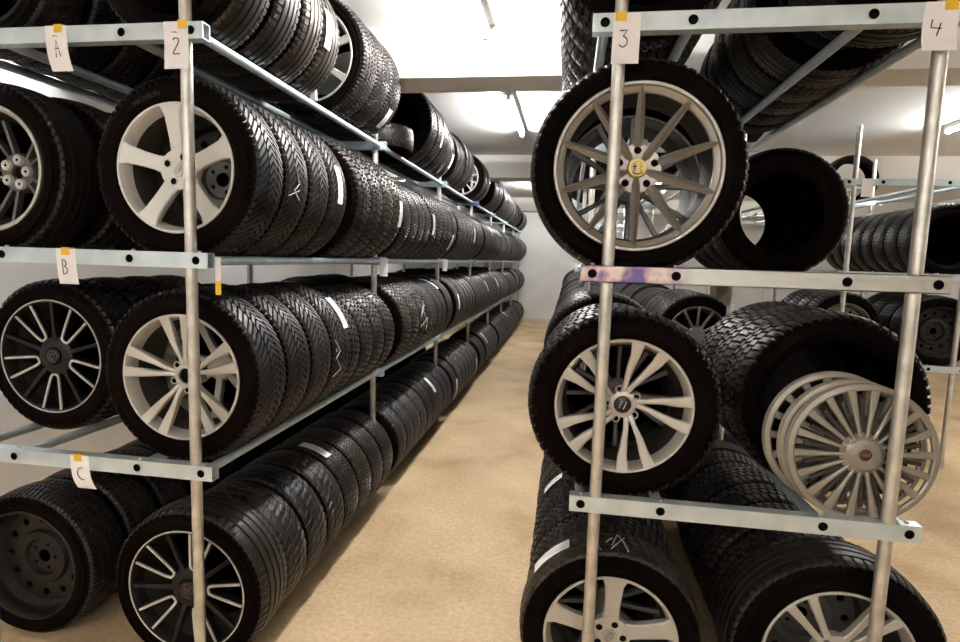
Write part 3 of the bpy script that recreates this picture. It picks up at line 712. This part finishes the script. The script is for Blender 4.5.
def card(ch, x, y, ztop, w, h, curl, label, tx=0., gx=0., tapew=.034, tapeh=.024, skew=0.):
    r = bpy.data.objects.new('number_card' if ch.isdigit() else 'letter_card', None); COL.objects.link(r); r.location = (x, y, ztop)
    tag(r, label, 'sign')
    def surf(u, v):      # u across, v down: hangs flat on the bar, curls below it
        t = max(0, v - .06) ; return (u + skew * v, -.0012 - curl * t * t * 6 * (1 if curl > 0 else 1), -v)
    mb = MB(); nu, nv = 4, 12; vs = []
    for j in range(nv + 1):
        for i in range(nu + 1):
            p = surf(-w / 2 + w * i / nu, h * j / nv); vs.append(p)
    for j in range(nv + 1):
        for i in range(nu + 1):
            p = surf(-w / 2 + w * i / nu, h * j / nv); vs.append((p[0], p[1] + .0007, p[2]))
    o = (nu + 1) * (nv + 1); fs = []
    for j in range(nv):
        for i in range(nu):
            a = j * (nu + 1) + i; q = (a, a + 1, a + nu + 2, a + nu + 1); fs += [q, tuple(k + o for k in q[::-1])]
    mb.add(vs, fs); link('card', mb.mesh('card', M['paper'], 0), r)
    g = MB()
    for st in GL[ch]:
        g.tube([(lambda p: (p[0], p[1] - .0006, p[2]))(surf(px + gx, h * .52 - pz)) for px, pz in st], .0018, 6)
    if ch in '2A': g.tube([(lambda p: (p[0], p[1] - .0006, p[2]))(surf(px + gx, v)) for px, v in ((-.014, .036), (-.006, .034), (.004, .037))], .0012, 6)
    link('handwriting', g.mesh('handwriting', M['ink'], 0), r)
    t = MB(); t.box(tx - tapew / 2, tx + tapew / 2, -.0030, -.0020, -tapeh, .003); t.box(tx - tapew / 2, tx + tapew / 2, -.0030, .022, .003, .0042)
    link('tape', t.mesh('tape', M['tape'], 0), r)['label'] = 'yellow tape'
    return r
BF = .0215
card('A', -1.842, 1.89 - BF, HZ['A'] + .029, .086, .150, -.4, "white paper card with letter A taped to the left rack's top bar", tx=.010, gx=.0, skew=.03)
card('2', -1.372, 1.89 - BF, HZ['A'] + .029, .092, .158, .1, "white paper card with number 2 taped beside the left rack post", tx=.026, gx=.0, skew=.02)
card('B', -1.845, 1.89 - BF, HZ['B'] + .029, .082, .132, -.2, "white paper card with letter B taped to the left rack's second bar", tx=.0, gx=-.008, skew=.04)
card('C', -1.828, 1.89 - BF, HZ['C'] + .029, .082, .142, -.6, "white paper card with letter C curling off the left rack's third bar", tx=-.006, gx=-.002, skew=.05)
card('3', .146, 1.935 - BF, HZ['A'] + .026, .084, .156, .2, "white paper card with number 3 taped to the right rack's top bar", tx=-.020, gx=-.008, skew=-.02)
card('4', 1.032, 1.935 - BF, HZ['A'] + .028, .092, .142, .5, "white paper card with number 4 taped at the right rack's end post", tx=.022, gx=-.010, skew=-.05)
# narrow strip with yellow end hanging from the second bar's end
t = MB(); t.box(-.009, .009, -.001, .001, -.13, .0); t.box(-.0095, .0095, -.0015, .0015, -.135, -.085, 1); t.box(-.010, .012, -.012, .030, -.001, .002)
o = link('paper_strip', t.mesh('strip', [M['paper'], M['tape']], 0), None, (-1.262, 1.915, HZ['B'] + .012), (0, 0, radians(25))); tag(o, "narrow white strip with yellow end hanging from the left rack's second bar", 'tag')
for i, (x, y, w, h) in enumerate(((-1.262, 3.84, .055, .125), (-1.262, 5.82, .05, .12))):
    t = MB(); n = 5
    for k in range(n): t.box(-w / 2, w / 2, .004 * (k / n) ** 2 * 5 - .0006, .004 * (k / n) ** 2 * 5 + .0006, -h * (k + 1) / n, -h * k / n)
    o = link('paper_tag', t.mesh('tag', M['paper'], 0), None, (x, y - .03, HZ['B'] + .022), (0, 0, radians(20)))
    tag(o, ("white paper tag hanging at the left rack's second post under the second shelf" if i == 0 else "small white paper tag hanging at the left rack's third post, farther along"), 'tag')
t = MB(); t.box(-.02, .06, -.024, .024, -.02, .022)
o = link('blue_tape', t.mesh('blue_tape', M['blue'], 0), None, (-1.30, 7.70, HZ['A'])); tag(o, "blue tape wrapped round the left rack's top rail, far along", 'tape')

t = MB(); t.box(-.045, .045, -.0008, .0008, -.15, 0)
o = link('paper_tag', t.mesh('tag', M['paper'], 0), None, (2.475, 5.3785, HZ['A'] + .026)); tag(o, "blank pale card hanging on the far rack's top bar near its left post", 'tag')
# ------------------------------------------------------------------ room
X0, X1, Y0, Y1, ZC = -3.75, 7.6, -3.2, 15.95, H + 1.477
m = MB(); m.box(X0, X1, Y0, Y1, -.1, 0); structure('floor', m, M['floor'])
m = MB(); m.box(X0, X1, Y0, Y1, ZC, ZC + .1); structure('ceiling', m, M['ceil'])
m = MB(); m.box(X0 - .1, X0, Y0, Y1, 0, ZC); structure('wall_left', m, M['wall'])
m = MB(); m.box(X1, X1 + .1, Y0, Y1, 0, ZC); structure('wall_right', m, M['wall'])
m = MB(); m.box(X0 - .1, X1 + .1, Y1, Y1 + .1, 0, ZC); structure('wall_end', m, M['wall'])
m = MB(); m.box(X0 - .1, X1 + .1, Y0 - .1, Y0, 0, ZC); structure('wall_back', m, M['wall'])
m = MB(); m.box(X0, X1, Y1 - .015, Y1, 0, .09); structure('baseboard_end', m, M['skirt'])
for i, (a, b) in enumerate(((3.76, 4.10), (8.25, 8.65), (13.75, 14.15))):
    m = MB(); m.box(X0, X1, a, b, H + 1.165, ZC); structure('ceiling_beam' if i == 0 else 'ceiling_beam', m, M['beam'])
m = MB(); m.box(2.08, 2.28, 10.8, 11.1, 0, ZC); m2 = m
m = MB(); m.box(2.03, 2.27, 8.27, 8.63, 0, H + 1.165); structure('pillar', m, M['pillar'])

# ------------------------------------------------------------------ lamps
def lamp(x, y, length, label, tm, rot=0):
    r = bpy.data.objects.new('ceiling_lamp', None); COL.objects.link(r); r.location = (x, y, ZC); r.rotation_euler = (0, 0, rot); tag(r, label, 'lamp', 'fluorescent batten lamps on the ceiling')
    b = MB(); h = length / 2; b.box(-.03, .03, -h, h, -.045, -.001); link('housing', b.mesh('housing', M['lamp_body'], 0), r)
    for s in (-1, 1):
        c = MB(); c.box(-.018, .018, s * h - .02, s * h + .02, -.085, -.04); link('end_cap', c.mesh('end_cap', M['lamp_body'], 0), r)
    t = MB(); t.tube([(0, -h + .02, -.066), (0, h - .02, -.066)], .013, 12); link('tube', t.mesh('tube', M[tm], 40), r)
    return r
M['tube_weak'] = M['tube'].copy()
M['tube'].node_tree.nodes['Principled BSDF'].inputs['Emission Strength'].default_value = 225
M['tube_weak'].node_tree.nodes['Principled BSDF'].inputs['Emission Strength'].default_value = 190
M['tube_end'] = M['tube'].copy(); M['tube_end'].node_tree.nodes['Principled BSDF'].inputs['Emission Strength'].default_value = 70  # for the lamp added near the end wall to brighten it
M['tube_front'] = M['tube'].copy(); M['tube_front'].node_tree.nodes['Principled BSDF'].inputs['Emission Strength'].default_value = 118  # outer two lamps behind the camera are added to brighten the rack fronts
LAMPS = [(-.59, -2.5, 'behind the entrance end of the first aisle'), (-2.6, -2.5, 'added by the entrance, left, to brighten the rack fronts'), (1.5, -2.5, 'added by the entrance, right, to brighten the rack fronts'), (-.59, 3.0, 'over the near end of the first aisle, before the first beam'), (-.59, 5.9, 'over the first aisle between the first and second beams'), (-.59, 11.2, 'over the far part of the first aisle'), (-.59, 14.7, 'added in the first aisle to brighten the end wall'),
         (-3.42, 2.6, 'over the passage along the left wall, near end'), (-3.42, 6.4, 'over the passage along the left wall, middle'), (-3.42, 11.0, 'over the passage along the left wall, far end'),
         (3.7, 5.8, 'over the near end of the far rack'), (1.75, 11.0, 'over the far end of the second aisle'), (5.6, 3.4, 'near the right wall')]
for x, y, t in LAMPS: lamp(x, y, 1.5, 'white fluorescent batten lamp ' + t, 'tube_front' if y < 0 else 'tube_weak' if x < -3 else 'tube_end' if y > 14 else 'tube')

w = bpy.data.worlds.new('World'); SC.world = w; w.use_nodes = True
w.node_tree.nodes['Background'].inputs['Color'].default_value = (.02, .02, .02, 1); w.node_tree.nodes['Background'].inputs['Strength'].default_value = .1

# ------------------------------------------------------------------ camera
yaw, pitch, roll = radians(-8.63), radians(-6.2), radians(1.743)
fw = Vector((sin(yaw) * cos(pitch), cos(yaw) * cos(pitch), sin(pitch))); r0 = Vector((cos(yaw), -sin(yaw), 0)); u0 = r0.cross(fw)
rr = r0 * cos(roll) + u0 * sin(roll); uu = -r0 * sin(roll) + u0 * cos(roll)
cam = bpy.data.cameras.new('Camera'); co = bpy.data.objects.new('Camera', cam); COL.objects.link(co)
mw = Matrix.Identity(4)
for i in range(3): mw[i][0] = rr[i]; mw[i][1] = uu[i]; mw[i][2] = -fw[i]
mw[0][3] = 0; mw[1][3] = 0; mw[2][3] = H
co.matrix_world = mw
cam.sensor_fit = 'HORIZONTAL'; cam.sensor_width = 36; cam.lens = 570 / 960 * 36; cam.clip_start = .05
SC.camera = co
vs = SC.view_settings; vs.view_transform = 'Standard'; vs.look = 'None'; vs.gamma = 1; vs.exposure = 1.06; vs.use_curve_mapping = False
SC.cycles.max_bounces = 8; SC.cycles.use_denoising = True
